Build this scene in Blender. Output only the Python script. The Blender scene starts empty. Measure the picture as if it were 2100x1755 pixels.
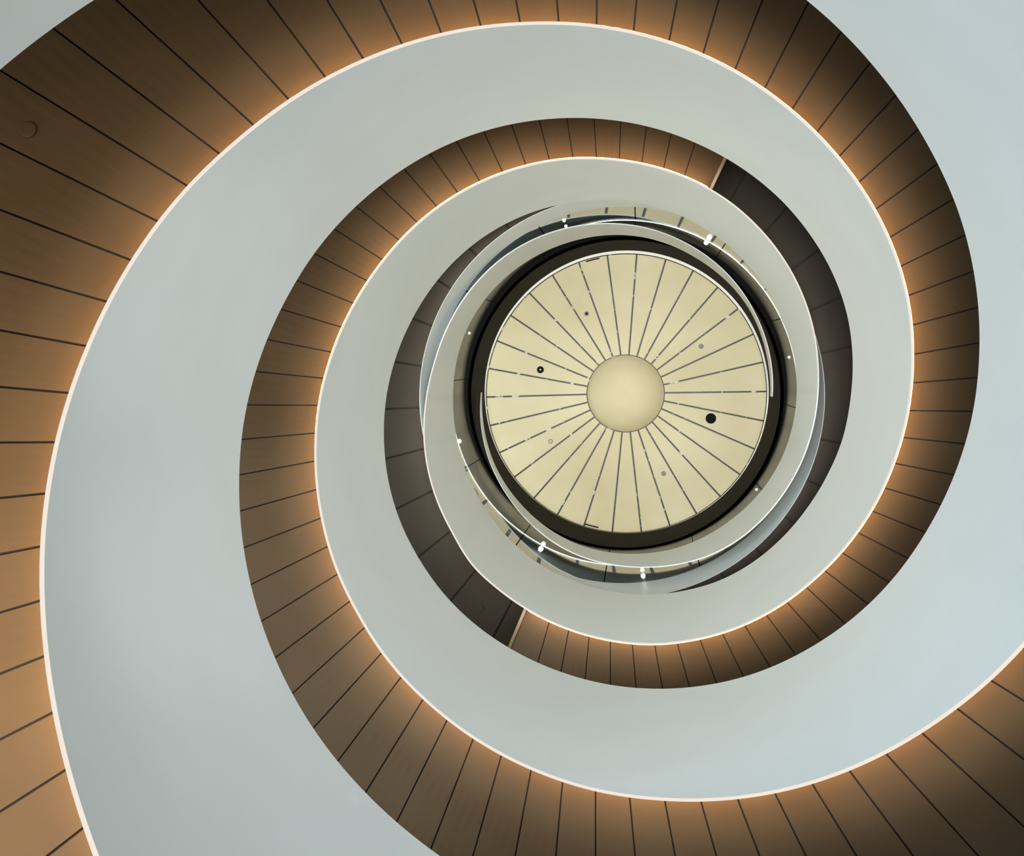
import bpy, math
from math import sin, cos, pi, radians, sqrt, atan2

# ------------------------------------------------------------------ camera, world, lights, exposure
R = 3.0            # inner radius of the stair well in metres
Z0 = 0.5           # height of the camera above the floor, in units of R
scene = bpy.context.scene
COL = scene.collection

F_PX = 2236.0
TX, TY = 0.053863, 0.116043
CX, CY = 0.116011, -0.130786
ca, sa, cb, sb = cos(TX), sin(TX), cos(TY), sin(TY)
Rx = [[1, 0, 0], [0, ca, -sa], [0, sa, ca]]
Ry = [[cb, 0, sb], [0, 1, 0], [-sb, 0, cb]]
RM = [[sum(Rx[i][k] * Ry[k][j] for k in range(3)) for j in range(3)] for i in range(3)]
from mathutils import Matrix, Vector
cam_data = bpy.data.cameras.new('camera')
cam = bpy.data.objects.new('camera', cam_data)
COL.objects.link(cam)
xa, ya, za = RM[0], [-v for v in RM[1]], [-v for v in RM[2]]
cam.matrix_world = Matrix(((xa[0], ya[0], za[0], CX * R), (xa[1], ya[1], za[1], CY * R), (xa[2], ya[2], za[2], Z0 * R), (0, 0, 0, 1)))
cam_data.sensor_fit = 'HORIZONTAL'
cam_data.sensor_width = 36.0
cam_data.lens = F_PX * 36.0 / 2100.0
cam_data.clip_start = 0.05
cam_data.clip_end = 200
scene.camera = cam

world = bpy.data.worlds.new('world')
scene.world = world
world.use_nodes = True
world.node_tree.nodes['Background'].inputs[0].default_value = (0.83, 0.94, 0.93, 1)
world.node_tree.nodes['Background'].inputs[1].default_value = 0.3

scene.view_settings.view_transform = 'Standard'
scene.view_settings.look = 'None'
scene.view_settings.gamma = 1.0
scene.view_settings.use_curve_mapping = False
scene.view_settings.exposure = 0.0
scene.cycles.max_bounces = 10
scene.cycles.diffuse_bounces = 6
scene.cycles.transparent_max_bounces = 16


def area_light(name, loc, target, size, power, color, shape='DISK', spread=180):
    d = bpy.data.lights.new(name, 'AREA')
    d.shape = shape
    d.size = size
    d.energy = power
    d.color = color
    d.spread = radians(spread)
    o = bpy.data.objects.new(name, d)
    COL.objects.link(o)
    o.location = loc
    o.rotation_euler = (Vector(target) - Vector(loc)).to_track_quat('-Z', 'Y').to_euler()
    return o


def rz(z):
    """model height (units of R above the camera) to world metres"""
    return (z + Z0) * R


P_NARROW, P_LEFT, P_WORLD, P_COVE, P_GLINT, P_SIDE = 232, 60, 2.45, 12.6, 22.0, 110  #POW
# added fill aimed up the well from floor level, unseen below the camera
area_light('well_fill_narrow', (0, 0, 0.04), (0, 0, 20), 1.5 * R, P_NARROW, (1.0, 1.0, 0.94), spread=35)
# cool daylight from an unseen source low on the left
area_light('left_daylight', (-0.7 * R, -0.1 * R, 0.35), (1.0 * R, 0.2 * R, 3.6 * R), 0.8 * R, P_LEFT, (0.3, 0.62, 1.0), spread=60)
area_light('well_fill_side', (0.5 * R, -0.2 * R, 0.05), (-0.6 * R, 0.3 * R, 5.0 * R), 0.8 * R, P_SIDE, (0.85, 0.92, 1.0), spread=50)  # added fill from low on the right, brightening the left side

# added unseen warm fill brightening the underside of the left flight above
area_light('stair_fill', (1.5 * R * cos(radians(158)), 1.5 * R * sin(radians(158)), rz(0.62)), (1.42 * R * cos(radians(161)), 1.42 * R * sin(radians(161)), rz(1.9)), 0.6 * R, 80, (1.0, 0.80, 0.52), spread=80)


def spot(name, loc, target, power, color, deg):
    d = bpy.data.lights.new(name, 'SPOT')
    d.energy = power
    d.color = color
    d.spot_size = radians(deg)
    d.spot_blend = 1.0
    d.shadow_soft_size = 0.05
    o = bpy.data.objects.new(name, d)
    COL.objects.link(o)
    o.location = loc
    o.rotation_euler = (Vector(target) - Vector(loc)).to_track_quat('-Z', 'Y').to_euler()


area_light('lobby_floor_fill', (0, 0, 0.06), (0, 0, 20), 1.7 * R, 75, (1.0, 0.98, 0.95))  # added wide fill for the low parapets, unseen at floor level
# added unseen spots, soft pools in place of reflections on the white walls
for (deg, z, pw, dg) in ((-161, 2.62, 620, 15), (158.6, 2.66, 520, 15), (35, 2.5, 420, 16)):
    a = radians(deg)
    spot('wall_pool_fill', (-0.55 * R * cos(a), -0.55 * R * sin(a), 0.15), (R * cos(a), R * sin(a), rz(z)), pw, (1.0, 0.96, 0.88), dg)
world.node_tree.nodes['Background'].inputs[1].default_value = P_WORLD

# ------------------------------------------------------------------ helpers


def link(name, me, mat, parent=None):
    o = bpy.data.objects.new(name, me)
    COL.objects.link(o)
    if mat:
        me.materials.append(mat)
    if parent:
        o.parent = parent
    return o


def mesh(name, verts, faces, mat, parent=None, smooth=None, mats=None, fm=None):
    """verts in model units (R, height above camera) -> world metres. smooth: list of bool per face"""
    me = bpy.data.meshes.new(name)
    me.from_pydata([(v[0] * R, v[1] * R, rz(v[2])) for v in verts], [], faces)
    if smooth is not None:
        me.polygons.foreach_set('use_smooth', smooth)
    me.update()
    o = link(name, me, mat, parent)
    if mats:
        for m in mats:
            me.materials.append(m)
        me.polygons.foreach_set('material_index', fm)
    return o


def thing(name, label, cat, loc=(0, 0, 0), group=None):
    o = bpy.data.objects.new(name, None)
    COL.objects.link(o)
    o.empty_display_size = 0.2
    o.location = loc
    tag(o, label, cat, group)
    return o


def tag(o, label=None, cat=None, group=None, kind=None):
    if label: o['label'] = label
    if cat: o['category'] = cat
    if group: o['group'] = group
    if kind: o['kind'] = kind
    return o


def sweep(name, profile, angles, mat, parent=None, closed=False, center=(0, 0), sharp=True):
    """profile(theta) -> closed list of (r, z). Sweep it round the axis with every profile edge its own smooth strip."""
    verts, faces, sm = [], [], []
    n = len(profile(angles[0]))
    m = len(angles)
    for e in range(n):
        base = len(verts)
        for th in angles:
            p = profile(th)
            for q in (p[e], p[(e + 1) % n]):
                verts.append((center[0] + q[0] * cos(th), center[1] + q[0] * sin(th), q[1]))
        for i in range(m - 1 if not closed else m):
            j = (i + 1) % m
            faces.append((base + 2 * i, base + 2 * j, base + 2 * j + 1, base + 2 * i + 1))
            sm.append(True)
    if not closed:
        for th in (angles[0], angles[-1]):
            base = len(verts)
            for q in profile(th):
                verts.append((center[0] + q[0] * cos(th), center[1] + q[0] * sin(th), q[1]))
            faces.append(tuple(range(base, base + n)) if th == angles[-1] else tuple(range(base + n - 1, base - 1, -1)))
            sm.append(False)
    return mesh(name, verts, faces, mat, parent, sm)


def arange(a, b, step):
    n = max(1, int(round((b - a) / step)))
    return [a + (b - a) * i / n for i in range(n + 1)]


def disc_mesh(r, h, seg=24, bevel=0.15):
    """button shape hanging down from z=0 by h (metres)"""
    vs, fs = [], []
    rings = [(r, 0), (r, -h * (1 - bevel)), (r * (1 - bevel), -h)]
    for rr, z in rings:
        for i in range(seg):
            a = 2 * pi * i / seg
            vs.append((rr * cos(a), rr * sin(a), z))
    for k in range(2):
        for i in range(seg):
            j = (i + 1) % seg
            fs.append((k * seg + i, (k + 1) * seg + i, (k + 1) * seg + j, k * seg + j))
    fs.append(tuple(2 * seg + i for i in range(seg - 1, -1, -1)))
    fs.append(tuple(range(seg)))
    return vs, fs


def ring_mesh(r0, r1, z0, z1, seg=32):
    """flat annular ring, box section"""
    vs, fs = [], []
    for rr, z in ((r0, z0), (r1, z0), (r1, z1), (r0, z1)):
        for i in range(seg):
            a = 2 * pi * i / seg
            vs.append((rr * cos(a), rr * sin(a), z))
    for k in range(4):
        l = (k + 1) % 4
        for i in range(seg):
            j = (i + 1) % seg
            fs.append((k * seg + i, k * seg + j, l * seg + j, l * seg + i))
    return vs, fs


def local(name, vf, mat, parent):
    me = bpy.data.meshes.new(name)
    me.from_pydata(vf[0], [], vf[1])
    me.update()
    return link(name, me, mat, parent)


# ------------------------------------------------------------------ materials
def new_mat(name):
    m = bpy.data.materials.new(name)
    m.use_nodes = True
    nt = m.node_tree
    return m, nt, nt.nodes['Principled BSDF']


def noise_color(nt, b, c0, c1, scale, detail=3, bump=0.0):
    tc = nt.nodes.new('ShaderNodeTexCoord')
    nz = nt.nodes.new('ShaderNodeTexNoise')
    nz.inputs['Scale'].default_value = scale
    nz.inputs['Detail'].default_value = detail
    nt.links.new(tc.outputs['Object'], nz.inputs['Vector'])
    cr = nt.nodes.new('ShaderNodeValToRGB')
    cr.color_ramp.elements[0].color = (*c0, 1)
    cr.color_ramp.elements[1].color = (*c1, 1)
    cr.color_ramp.elements[0].position = 0.3
    cr.color_ramp.elements[1].position = 0.7
    nt.links.new(nz.outputs['Fac'], cr.inputs['Fac'])
    nt.links.new(cr.outputs['Color'], b.inputs['Base Color'])
    return nz


M_WHITE, nt, b = new_mat('white_lacquer')
noise_color(nt, b, (0.76, 0.785, 0.775), (0.79, 0.815, 0.805), 1.3)
b.inputs['Roughness'].default_value = 0.32
b.inputs['Specular IOR Level'].default_value = 0.45
b.inputs['Coat Weight'].default_value = 0.1
b.inputs['Coat Roughness'].default_value = 0.06

M_BRONZE, nt, b = new_mat('bronze_soffit_panel')
noise_color(nt, b, (0.104, 0.062, 0.030), (0.128, 0.078, 0.038), 0.9)
b.inputs['Roughness'].default_value = 0.5
b.inputs['Specular IOR Level'].default_value = 0.18

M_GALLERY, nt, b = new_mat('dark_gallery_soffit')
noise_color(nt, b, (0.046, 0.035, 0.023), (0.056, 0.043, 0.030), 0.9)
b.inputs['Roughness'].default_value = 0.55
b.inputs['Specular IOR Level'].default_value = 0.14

M_BULK, nt, b = new_mat('dark_brown_bulkhead')
noise_color(nt, b, (0.020, 0.0155, 0.011), (0.026, 0.020, 0.015), 1.0)
b.inputs['Roughness'].default_value = 0.75
b.inputs['Specular IOR Level'].default_value = 0.05

M_BLACK, nt, b = new_mat('black_void')
noise_color(nt, b, (0.005, 0.005, 0.004), (0.007, 0.0065, 0.005), 2.0)
b.inputs['Specular IOR Level'].default_value = 0.12
b.inputs['Roughness'].default_value = 0.8

M_JOINT, nt, b = new_mat('dark_open_joint')
noise_color(nt, b, (0.022, 0.016, 0.011), (0.03, 0.022, 0.015), 2.0)
b.inputs['Roughness'].default_value = 0.8

M_ENDPL, nt, b = new_mat('pale_bronze_edge')
noise_color(nt, b, (0.26, 0.18, 0.095), (0.30, 0.21, 0.11), 2.0)
b.inputs['Roughness'].default_value = 0.5

M_DRUM, nt, b = new_mat('brushed_dark_metal')
noise_color(nt, b, (0.050, 0.048, 0.046), (0.062, 0.060, 0.057), 3.0)
b.inputs['Metallic'].default_value = 0.0
b.inputs['Specular IOR Level'].default_value = 0.22
b.inputs['Roughness'].default_value = 0.3

M_VOID, nt, b = new_mat('dark_void_with_pale_flecks')  # dark backing with pale flecks scattered by noise
nz = noise_color(nt, b, (0.012, 0.011, 0.009), (0.75, 0.72, 0.62), 5.5, 5)
cr = [n for n in nt.nodes if n.type == 'VALTORGB'][0]
cr.color_ramp.elements[0].position = 0.62
cr.color_ramp.elements[1].position = 0.67
b.inputs['Roughness'].default_value = 0.5

M_CREAM, nt, b = new_mat('cream_ceiling_panel')
nz = noise_color(nt, b, (0.59, 0.505, 0.30), (0.70, 0.62, 0.41), 0.55, 6)
b.inputs['Roughness'].default_value = 0.55
b.inputs['Specular IOR Level'].default_value = 0.25

M_CREAMTRIM, nt, b = new_mat('cream_trim')
noise_color(nt, b, (0.82, 0.79, 0.68), (0.86, 0.83, 0.73), 2.0)
b.inputs['Roughness'].default_value = 0.35

M_FLOOR, nt, b = new_mat('pale_terrazzo')
noise_color(nt, b, (0.55, 0.55, 0.53), (0.68, 0.68, 0.66), 30.0, 6)
b.inputs['Roughness'].default_value = 0.3

M_PLASTER, nt, b = new_mat('grey_plaster')
noise_color(nt, b, (0.30, 0.29, 0.27), (0.34, 0.33, 0.31), 1.5)
b.inputs['Roughness'].default_value = 0.8

M_METAL, nt, b = new_mat('polished_steel')
noise_color(nt, b, (0.70, 0.69, 0.67), (0.78, 0.77, 0.75), 4.0)
b.inputs['Metallic'].default_value = 1.0
b.inputs['Roughness'].default_value = 0.16

M_RAIL, nt, b = new_mat('satin_steel')
noise_color(nt, b, (0.42, 0.41, 0.39), (0.5, 0.49, 0.47), 4.0)
b.inputs['Metallic'].default_value = 1.0
b.inputs['Roughness'].default_value = 0.35

M_GREYPL, nt, b = new_mat('grey_plastic')
noise_color(nt, b, (0.16, 0.155, 0.13), (0.2, 0.19, 0.165), 8.0)
b.inputs['Roughness'].default_value = 0.5

M_WHITEPL, nt, b = new_mat('white_plastic')
noise_color(nt, b, (0.8, 0.8, 0.76), (0.85, 0.85, 0.8), 8.0)
b.inputs['Roughness'].default_value = 0.4


def emit(name, col, strength):
    m = bpy.data.materials.new(name)
    m.use_nodes = True
    nt = m.node_tree
    nt.nodes.remove(nt.nodes['Principled BSDF'])
    e = nt.nodes.new('ShaderNodeEmission')
    tc = nt.nodes.new('ShaderNodeTexCoord')
    nz = nt.nodes.new('ShaderNodeTexNoise')
    nz.inputs['Scale'].default_value = 3.0
    nt.links.new(tc.outputs['Object'], nz.inputs['Vector'])
    mx = nt.nodes.new('ShaderNodeMapRange')
    mx.inputs['To Min'].default_value = strength * 0.96
    mx.inputs['To Max'].default_value = strength * 1.04
    nt.links.new(nz.outputs['Fac'], mx.inputs['Value'])
    nt.links.new(mx.outputs['Result'], e.inputs['Strength'])
    e.inputs['Color'].default_value = (*col, 1)
    nt.links.new(e.outputs[0], nt.nodes['Material Output'].inputs['Surface'])
    return m


M_LIP = emit('warm_white_emitter', (1.0, 0.90, 0.78), 0.92)  # emission of the strip along the parapet's bottom edge
M_COVE = emit('warm_led', (1.0, 0.60, 0.27), P_COVE)
M_GLINT = emit('bright_glint', (1.0, 0.95, 0.98), P_GLINT)  # emission of the bright added glints
M_GLINT2 = emit('faint_glint', (0.95, 0.97, 1.0), 4.0)  # emission of the faint added glints
M_LAMPDIM = emit('small_lamp', (1.0, 0.97, 0.9), 0.9)

M_GLASS = bpy.data.materials.new('curved_glass')
M_GLASS.use_nodes = True
nt = M_GLASS.node_tree
nt.nodes.remove(nt.nodes['Principled BSDF'])
tr = nt.nodes.new('ShaderNodeBsdfTransparent')
tr.inputs['Color'].default_value = (0.90, 0.93, 0.92, 1)
gl = nt.nodes.new('ShaderNodeBsdfGlossy')
gl.inputs['Roughness'].default_value = 0.02
gl.inputs['Color'].default_value = (0.95, 0.97, 0.97, 1)
lw = nt.nodes.new('ShaderNodeLayerWeight')
lw.inputs['Blend'].default_value = 0.5
pw = nt.nodes.new('ShaderNodeMath'); pw.operation = 'POWER'; pw.inputs[1].default_value = 4.0
ml = nt.nodes.new('ShaderNodeMath'); ml.operation = 'MULTIPLY_ADD'; ml.inputs[1].default_value = 0.92; ml.inputs[2].default_value = 0.05
mix = nt.nodes.new('ShaderNodeMixShader')
nt.links.new(lw.outputs['Facing'], pw.inputs[0])
nt.links.new(pw.outputs[0], ml.inputs[0])
nt.links.new(ml.outputs[0], mix.inputs['Fac'])
nt.links.new(tr.outputs[0], mix.inputs[1])
nt.links.new(gl.outputs[0], mix.inputs[2])
nt.links.new(mix.outputs[0], nt.nodes['Material Output'].inputs['Surface'])

# ------------------------------------------------------------------ heights of the two helical walls (every 10 degrees, in units of R above the eye)
A_BOTTOM = (130, [1.549, 1.643, 1.731, 1.815, 1.897, 1.984, 2.075, 2.166, 2.258, 2.356, 2.445, 2.536, 2.628, 2.723, 2.811, 2.905, 3.002, 3.107, 3.208, 3.301, 3.394, 3.494, 3.611, 3.718, 3.821, 3.915, 4.007, 4.093, 4.16, 4.233, 4.318, 4.404, 4.509, 4.615, 4.718, 4.818, 4.912, 5.082, 5.215, 5.354, 5.506, 5.670, 5.815, 5.905, 5.98, 6.055, 6.132, 6.233, 6.350, 6.480, 6.605, 6.732, 6.869, 6.993, 7.098, 7.198, 7.295, 7.35, 7.386, 7.405, 7.426])
B_BOTTOM = (20, [2.253, 2.346, 2.44, 2.527, 2.615, 2.706, 2.797, 2.881, 2.97, 3.059, 3.148, 3.236, 3.334, 3.422, 3.517, 3.613, 3.707, 3.812, 3.913, 4.01, 4.092, 4.173, 4.264, 4.365, 4.468, 4.584, 4.684, 4.78, 4.889, 5.013, 5.135, 5.253, 5.366, 5.474, 5.556, 5.612, 5.661, 5.713, 5.753, 5.799, 5.88, 6.006, 6.135, 6.253, 6.362, 6.496, 6.665, 6.843, 7.017, 7.176, 7.345, 7.521, 7.691])
A_TOP = (100, [2.252, 2.346, 2.436, 2.525, 2.618, 2.714, 2.81, 2.905, 2.998, 3.097, 3.194, 3.279, 3.369, 3.461, 3.553, 3.656, 3.764, 3.868, 3.968, 4.068, 4.155, 4.236, 4.322, 4.403, 4.495, 4.612, 4.728, 4.815, 4.921, 5.004, 5.064, 5.12, 5.191, 5.295, 5.398, 5.512, 5.630, 5.735, 5.855, 5.999, 6.139, 6.248, 6.352, 6.443, 6.501, 6.535, 6.571, 6.637, 6.729, 6.829, 6.934, 7.025, 7.099, 7.168, 7.250, 7.351, 7.438, 7.470, 7.475, 7.50, 7.55, 7.58, 7.56, 7.55])
B_TOP = (-160, [1.393, 1.487, 1.581, 1.674, 1.767, 1.862, 1.960, 2.055, 2.156, 2.268, 2.384, 2.501, 2.612, 2.713, 2.822, 2.932, 3.037, 3.145, 3.246, 3.334, 3.424, 3.515, 3.602, 3.696, 3.791, 3.883, 3.975, 4.06, 4.141, 4.227, 4.325, 4.417, 4.522, 4.635, 4.746, 4.862, 4.977, 5.078, 5.172, 5.272, 5.381, 5.495, 5.61, 5.714, 5.815, 5.921, 6.026, 6.137, 6.219, 6.267, 6.284, 6.29, 6.305, 6.32, 6.342, 6.376, 6.432, 6.49, 6.523, 6.562, 6.625, 6.687, 6.755, 6.852, 6.969, 7.098, 7.219, 7.348, 7.492, 7.632, 7.737])
SLOPE = 0.0094


def table(tab):
    d0, v = tab

    def f(th):
        d = (math.degrees(th) - d0) / 10.0
        if d <= 0:
            return v[0] + d * 10 * SLOPE
        if d >= len(v) - 1:
            return v[-1]
        i = int(d); t = d - i
        p0 = v[i - 1] if i > 0 else v[0] - 10 * SLOPE
        p1, p2 = v[i], v[i + 1]
        p3 = v[i + 2] if i + 2 < len(v) else v[-1]
        return 0.5 * (2 * p1 + (p2 - p0) * t + (2 * p0 - 5 * p1 + 4 * p2 - p3) * t * t + (3 * p1 - p0 - 3 * p2 + p3) * t ** 3)
    return f


a_bot, b_bot, a_top, b_top = table(A_BOTTOM), table(B_BOTTOM), table(A_TOP), table(B_TOP)
JA = [-1.0466423030795299e-10, 4.681489237653033e-09, 3.3038953333885276e-07, -3.763384258442544e-05, 0.09409698277185156, 2.4720098845029304]
JB = [2.478913650428278e-09, -3.8829567018251227e-07, 2.0946759618682604e-05, -0.0004285405917818816, 0.09518771204736731, 0.4572283589447343]


def joints(poly, count, first, last):
    out = [sum(c * k ** (5 - i) for i, c in enumerate(poly)) for k in range(count)]
    while out[0] > first:
        out.insert(0, out[0] - 0.0929)
    out[0] = first
    out.append(last)
    return out


def soffit_mesh(name, js, zf, r0, r1, gap, depth, mat, parent, th_sub=4, c=(0, 0)):
    """continuous soffit sheet: panels with recessed radial joints between them, closed on top (a slab)"""
    verts, faces, fm = [], [], []
    prof = []      # list of (theta, recess)
    for i in range(len(js) - 1):
        a, b2 = js[i], js[i + 1]
        g = gap / 2
        aa = a if i == 0 else a + 0.0
        if i > 0:
            prof += [(a, depth)]
        for k in range(th_sub + 1):
            prof.append((a + (b2 - a) * k / th_sub, 0.0))
        if i < len(js) - 2:
            prof += [(b2, depth)]
    radii = [r0, r0 + 0.12, r0 + 0.3, r0 + 0.55, r1]
    rows = []
    seq = []
    for i in range(len(prof)):
        seq.append(prof[i])
    # the joint: constant width in metres, so its angle shrinks outwards
    row_idx = []
    n = len(seq)
    for i, (th, d) in enumerate(seq):
        side = 0
        if d > 0:
            side = -1 if (i + 1 < n and seq[i + 1][1] > 0) else 1
            if i > 0 and seq[i - 1][1] > 0:
                side = 1
        else:
            if i + 1 < n and seq[i + 1][1] > 0: side = -1
            if i > 0 and seq[i - 1][1] > 0: side = 1
        base = len(verts)
        for r in radii:
            t = th + side * gap / 2 / r
            verts.append((c[0] + r * cos(t), c[1] + r * sin(t), zf(t) + d))
        row_idx.append(base)
    m = len(radii)
    for i in range(n - 1):
        for k in range(m - 1):
            faces.append((row_idx[i] + k, row_idx[i] + k + 1, row_idx[i + 1] + k + 1, row_idx[i + 1] + k))
            fm.append(1 if seq[i][1] > 0 or seq[i + 1][1] > 0 else 0)
    return mesh(name, verts, faces, None, parent, None, [mat, M_JOINT], fm)


def flight(name, label, zb, zt, th0, th_end, js_poly, cnt, th_step, th_lip):
    root = thing(name, label, 'staircase')
    ang = arange(th0, th_end, radians(1.0))
    sweep('parapet', lambda t: [(0.994, zb(t)), (1.0, max(zt(t), zb(t) + 0.004)), (1.0065, max(zt(t), zb(t) + 0.004)), (1.0, zb(t) + 0.0005)], ang, M_WHITE, root)
    # emissive strip along the bottom edge
    lip = lambda t: [(0.9938, zb(t) - 0.002), (0.9938, zb(t) + 0.004), (1.0002, zb(t) + 0.0005), (1.0002, zb(t) - 0.002)]
    sweep('edge_trim', lip, arange(th_lip, th_end, radians(1.0)), M_WHITE, root)
    o = sweep('glow_strip', lip, arange(th0, th_lip, radians(1.0)), M_LIP, root)
    o['label'] = 'glowing warm white edge strip'
    angc = arange(th0, th_step - 0.01, radians(2.0))
    o = sweep('cove_light', lambda t: [(1.0025, zb(t) + 0.012), (1.0045, zb(t) + 0.012), (1.0045, zb(t) + 0.032), (1.0025, zb(t) + 0.032)], angc, M_COVE, root)
    o['label'] = 'warm light line hidden behind the parapet foot'
    js = joints(js_poly, cnt, th0, th_step)
    soffit_mesh('soffit', js, lambda t: zb(t) + 0.05, 1.0065, 2.02, 0.0045, 0.012, M_BRONZE, root)
    # stepped top of the flight with its end face
    verts, faces = [], []
    for i in range(len(js) - 1):
        a, c = js[i], js[i + 1]
        zs = zb(c) + 0.105
        zs0 = zb(a) + 0.105
        b0 = len(verts)
        for (t, z) in ((a, zs0), (a, zs), (c, zs)):
            for r in (1.01, 2.02):
                verts.append((r * cos(t), r * sin(t), z))
        faces += [(b0, b0 + 1, b0 + 3, b0 + 2), (b0 + 2, b0 + 3, b0 + 5, b0 + 4)]
    mesh('treads', verts, faces, M_PLASTER, root)
    t = th_step
    v = []
    for (r, z) in ((1.0065, zb(t) + 0.045), (2.02, zb(t) + 0.045), (2.02, zb(t) + 0.105), (1.0065, zb(t) + 0.105)):
        for dt in (0.0, 0.012):
            v.append(((r * cos(t + dt)), r * sin(t + dt), z))
    f = [(0, 2, 4, 6), (1, 7, 5, 3), (0, 1, 3, 2), (2, 3, 5, 4), (4, 5, 7, 6), (6, 7, 1, 0)]
    mesh('end_plate', v, f, M_ENDPL, root)
    return root


A_END, B_END = 8.2356, 5.1374
A0 = radians(143 - 220)
B0 = radians(26.3 - 290)
stair_a = flight('helical_staircase', 'white walled bronze bottomed spiral flight whose glowing edge sweeps closest past the left side', a_bot, a_top, A0, radians(723), JA, 62, A_END, radians(540))
stair_b = flight('helical_staircase', 'white walled bronze bottomed spiral flight whose glowing edge swings low across the bottom right', b_bot, b_top, B0, radians(538), JB, 50, B_END, radians(355))

# ------------------------------------------------------------------ ring gallery at the head of the flights
GC = (0.0068, 0.0200)
GZ0, GZ1, GR = 5.6588, 6.055, 1.04
gal = thing('ring_gallery', 'flat ring landing at the top of the flights with dark panelled underside', 'landing')
full = arange(0, 2 * pi, radians(1.0))[:-1]
sweep('fascia', lambda t: [(GR, GZ0), (GR, GZ1), (GR + 0.012, GZ1), (GR + 0.002, GZ0)], full, M_WHITE, gal, closed=True, center=GC)
gj = [radians(-3.0 + 12 * k) for k in range(8)]
gj = []
for k in range(30):
    d = -0.8 + 12 * k
    if 90 < (d % 360) < 270:
        d -= 2.0
    gj.append(radians(d))
gj.append(gj[0] + 2 * pi)
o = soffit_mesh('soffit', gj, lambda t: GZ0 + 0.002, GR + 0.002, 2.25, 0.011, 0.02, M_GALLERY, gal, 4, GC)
sweep('walkway', lambda t: [(GR + 0.012, GZ1 - 0.06), (2.25, GZ1 - 0.06), (2.25, GZ1 - 0.03), (GR + 0.012, GZ1 - 0.03)], full, M_PLASTER, gal, closed=True, center=GC)

# glass guard on the gallery edge: twelve curved panes under a steel handrail
guard = thing('glass_guard', 'curved glass guard of twelve panes with thin steel handrail round the top landing', 'glass guard')
PH = 4.4
for k in range(12):
    a0, a1 = radians(PH + 30 * k + 0.18), radians(PH + 30 * (k + 1) - 0.18)
    sweep('pane', lambda t: [(1.044, GZ1), (1.044, 6.64), (1.047, 6.64), (1.047, GZ1)], arange(a0, a1, radians(1.5)), M_GLASS, guard, center=GC)
sweep('handrail', lambda t: [(1.0425, 6.640), (1.0415, 6.645), (1.0425, 6.650), (1.050, 6.650), (1.050, 6.640)], full, M_RAIL, guard, closed=True, center=GC)['label'] = 'thin polished steel handrail'

# dark metal drum hanging from the ceiling round the opening, twelve curved sheets
drum = thing('metal_drum', 'dark brushed metal ring of twelve curved sheets hung above the glass guard', 'metal cladding')
for k in range(12):
    a0, a1 = radians(PH + 30 * k + 0.14), radians(PH + 30 * (k + 1) - 0.14)
    sweep('sheet', lambda t: [(1.046, 6.67), (1.053, 6.88), (1.064, 7.12), (1.080, 7.34), (1.091, 7.488), (1.101, 7.488), (1.090, 7.34), (1.074, 7.12), (1.063, 6.88), (1.056, 6.67)], arange(a0, a1, radians(1.5)), M_DRUM, drum, center=GC)

# ------------------------------------------------------------------ ceiling over the gallery, bulkhead and cream trim
DC = (0.0070, 0.0550)
o = sweep('ceiling', lambda t: [(1.052, 7.50), (1.052, 7.54), (2.2, 7.54), (2.2, 7.50)], full, M_BLACK, None, closed=True, center=(0.0086, 0.045))
tag(o, kind='structure')
o = sweep('trim_1', lambda t: [(1.05, 7.50), (1.05, 8.149), (1.075, 8.149), (1.075, 7.50)], full, M_BULK, None, closed=True, center=(0.0086, 0.045))
tag(o, kind='structure')
o = sweep('trim_2', lambda t: [(1.0405, 8.149), (1.075, 8.149), (1.075, 8.16), (1.0405, 8.16)], full, M_CREAMTRIM, None, closed=True, center=DC)
tag(o, kind='structure')

# panelled cream ceiling
PC = (0.0054, 0.0593)
ros = thing('ceiling_rosette', 'round cream ceiling of thirty wedge panels fanned around a smooth hub', 'ceiling panel')
ZP = 8.31
HC = (0.0135, 0.0537)
for k in range(30):
    a0, a1 = radians(-1.3 + 12 * k), radians(-1.3 + 12 * (k + 1))
    g = 0.0062
    vs, fs = [], []
    pts = []
    N = 6
    ri, ro = 0.296, 1.0535
    for r in (ri, ro):
        row = []
        for i in range(N + 1):
            lo = a0 + g / r
            hi = a1 - g / r
            t = lo + (hi - lo) * i / N
            c = HC if r == ri else PC
            row.append((c[0] + r * cos(t), c[1] + r * sin(t)))
        pts.append(row)
    for z in (ZP, ZP + 0.02):
        for row in pts:
            for (x, y) in row:
                vs.append((x, y, z))
    n = N + 1
    for i in range(N):
        fs.append((i, n + i, n + i + 1, i + 1))
        fs.append((2 * n + i, 2 * n + i + 1, 3 * n + i + 1, 3 * n + i))
        fs.append((i, i + 1, 2 * n + i + 1, 2 * n + i))
        fs.append((n + i, 3 * n + i, 3 * n + i + 1, n + i + 1))
    fs.append((0, 2 * n, 3 * n, n))
    fs.append((N, n + N, 3 * n + N, 2 * n + N))
    mesh('wedge_panel', vs, fs, M_CREAM, ros)
# hub: shallow dished disc with rounded edge
hub_prof = [(0.0001 + 0.289 * k / 14, 8.215 + 0.115 * (k / 14) ** 3) for k in range(15)]
vs, fs, sm = [], [], []
SEG = 96
for (r, z) in hub_prof:
    for i in range(SEG):
        a = 2 * pi * i / SEG
        vs.append((HC[0] + r * cos(a), HC[1] + r * sin(a), z))
for k in range(len(hub_prof) - 1):
    for i in range(SEG):
        j = (i + 1) % SEG
        fs.append((k * SEG + i, (k + 1) * SEG + i, (k + 1) * SEG + j, k * SEG + j)); sm.append(True)
mesh('hub', vs, fs, M_CREAM, ros, sm)
sweep('backing', lambda t: [(0.0, 8.36), (1.10, 8.36), (1.10, 8.38), (0.0, 8.38)], full[::4], M_VOID, ros, closed=True, center=PC)

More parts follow.
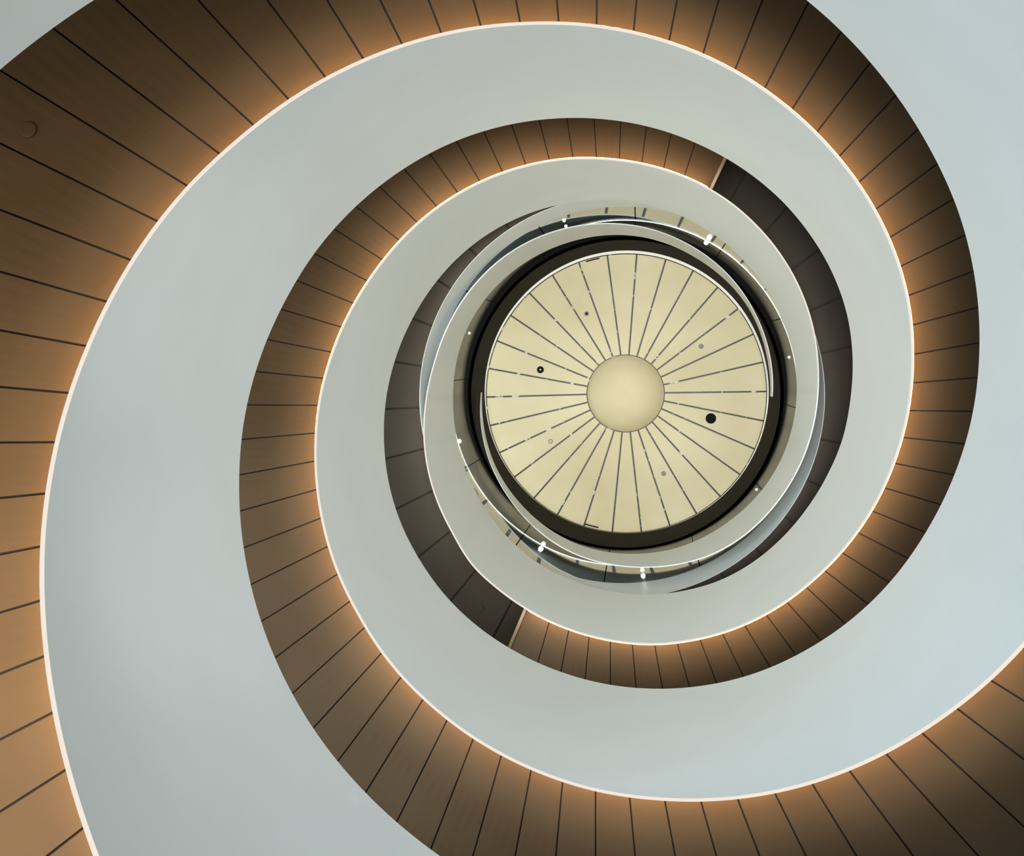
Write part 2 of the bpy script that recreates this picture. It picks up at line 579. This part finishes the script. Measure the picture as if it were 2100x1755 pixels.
# ------------------------------------------------------------------ fittings in the ceiling
def fitting(name, label, cat, x, y, z, parts, group=None):
    root = thing(name, label, cat, (x * R, y * R, rz(z)), group)
    for pn, vf, m in parts:
        local(pn, vf, m, root)
    return root


def shift(vf, dz):
    return [(v[0], v[1], v[2] + dz) for v in vf[0]], vf[1]


fitting('downlight', 'black round recessed downlight with a small lit lamp left of the hub', 'ceiling light', -0.6342, -0.1269, ZP,
        [('housing', disc_mesh(0.072, 0.012), M_BLACK), ('trim_ring', ring_mesh(0.066, 0.08, -0.016, 0.0), M_BLACK), ('lamp', shift(disc_mesh(0.018, 0.006), -0.012), M_LAMPDIM)])
fitting('ceiling_speaker', 'largest black round opening in the cream ceiling, right of the hub', 'ceiling fitting', 0.653, 0.2388, ZP,
        [('grille', disc_mesh(0.112, 0.012), M_BLACK), ('rim', ring_mesh(0.108, 0.118, -0.016, 0.0), M_BLACK)])
for (x, y, lab, m) in ((-0.2828, -0.5509, 'small dark round sensor above the hub, near the top left of the cream ceiling', M_BLACK),
                       (0.5758, -0.3021, 'small grey round sensor up and right of the hub', M_GREYPL),
                       (0.3042, 0.6581, 'small grey brown round sensor below the hub', M_GREYPL)):
    fitting('ceiling_sensor', lab, 'sensor', x, y, ZP, [('base', disc_mesh(0.056, 0.02), M_GREYPL), ('cap', shift(disc_mesh(0.03, 0.02), -0.02), m)], 'small sensors in the cream ceiling')
fitting('sprinkler_head', 'small ringed sprinkler disc low and left of the hub', 'sprinkler', -0.5549, 0.4206, ZP,
        [('rosette_ring', ring_mesh(0.040, 0.050, -0.012, 0.0), M_BLACK), ('cover', disc_mesh(0.036, 0.008), M_CREAM), ('head', shift(disc_mesh(0.014, 0.012), -0.008), M_GREYPL)])

# slot vents in the cream trim
for (deg, lab) in ((-103.6, 'thin dark slot in the cream rim at the top of the ceiling'), (103.6, 'thin dark slot in the cream rim at the bottom of the ceiling')):
    a = radians(deg)
    o = sweep('slot_vent', lambda t: [(1.036, 8.294), (1.044, 8.294), (1.044, 8.309), (1.036, 8.309)], arange(a - 0.05, a + 0.05, 0.01), M_BLACK, None, center=DC)
    tag(o, lab, 'vent', 'slot vents in the cream rim')

# added glowing discs standing in for glints on the guard rail and drum
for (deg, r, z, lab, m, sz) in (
        (163.6, 1.028, 6.60, 'brightest small added glint, at the left of the glass guard', M_GLINT, 1.4),
        (117.0, 1.028, 6.60, 'bright small added glint at the lower left of the glass guard', M_GLINT, 1.4),
        (82.5, 1.028, 6.36, 'bright small added glint at the very bottom of the glass guard', M_GLINT, 1.2),
        (-61.0, 1.028, 6.60, 'bright small added glint at the upper right of the glass guard', M_GLINT, 1.3),
        (-108.0, 1.028, 6.36, 'faint small added glint at the top left of the glass guard', M_GLINT2, 0.8),
        (-12.5, 1.028, 6.72, 'faint small added glint on the metal drum at the right', M_GLINT2, 0.8),
        (-158.5, 1.033, 6.85, 'faint small added glint on the metal drum, high at the left', M_GLINT2, 0.8),
        (35.5, 1.035, 6.93, 'faint small added glint on the metal drum at the lower right', M_GLINT2, 0.8)):
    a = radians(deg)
    root = thing('small_glint', lab, 'glint', ((GC[0] + r * cos(a)) * R, (GC[1] + r * sin(a)) * R, rz(z)), 'small added glints round the top opening')
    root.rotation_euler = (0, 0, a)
    local('glint_rim', ring_mesh(0.024 * sz, 0.032 * sz, -0.012, 0.012, 20), M_RAIL, root)
    local('lamp', shift(disc_mesh(0.024 * sz, 0.02, 20), 0.006), m, root)  # glowing disc that draws the glint

# access caps in the soffits
cap = fitting('soffit_cap', 'faint round cover plate in the bronze soffit at the upper left', 'cover plate', -1.223, -0.6554, 2.289,
              [('plate', disc_mesh(0.056, 0.014), M_BRONZE), ('rim', ring_mesh(0.056, 0.0595, -0.006, 0.0), M_JOINT)])
th_c = atan2(-0.6554, -1.223) + 2 * pi
e_r = Vector((cos(th_c), sin(th_c), 0))
e_t = Vector((-sin(th_c), cos(th_c), 0.385)).normalized()
rot = Matrix((e_r, e_t, e_r.cross(e_t))).transposed().to_4x4()
cap.matrix_world = Matrix.Translation((-1.223 * R, -0.6554 * R, rz(a_bot(th_c) + 0.0495))) @ rot
fitting('soffit_cap', 'faint round cover plate in the dark landing soffit by the lower left flight end', 'cover plate', -0.7153, 1.1309, GZ0 + 0.001,
        [('plate', disc_mesh(0.055, 0.01), M_GALLERY)])

# ------------------------------------------------------------------ shaft wall and floor
W0, W1 = radians(-163), radians(136)       # the shaft wall; its open side is sized to let sky light in
o = sweep('wall_outer', lambda t: [(2.3, -0.5), (2.3, 8.5), (2.34, 8.5), (2.34, -0.5)], arange(W0, W1, radians(2)), M_PLASTER, None)
tag(o, kind='structure')
o = sweep('floor', lambda t: [(0.0, -0.5), (4.0, -0.5), (4.0, -0.55), (0.0, -0.55)], full[::4], M_FLOOR, None, closed=True)
tag(o, kind='structure')
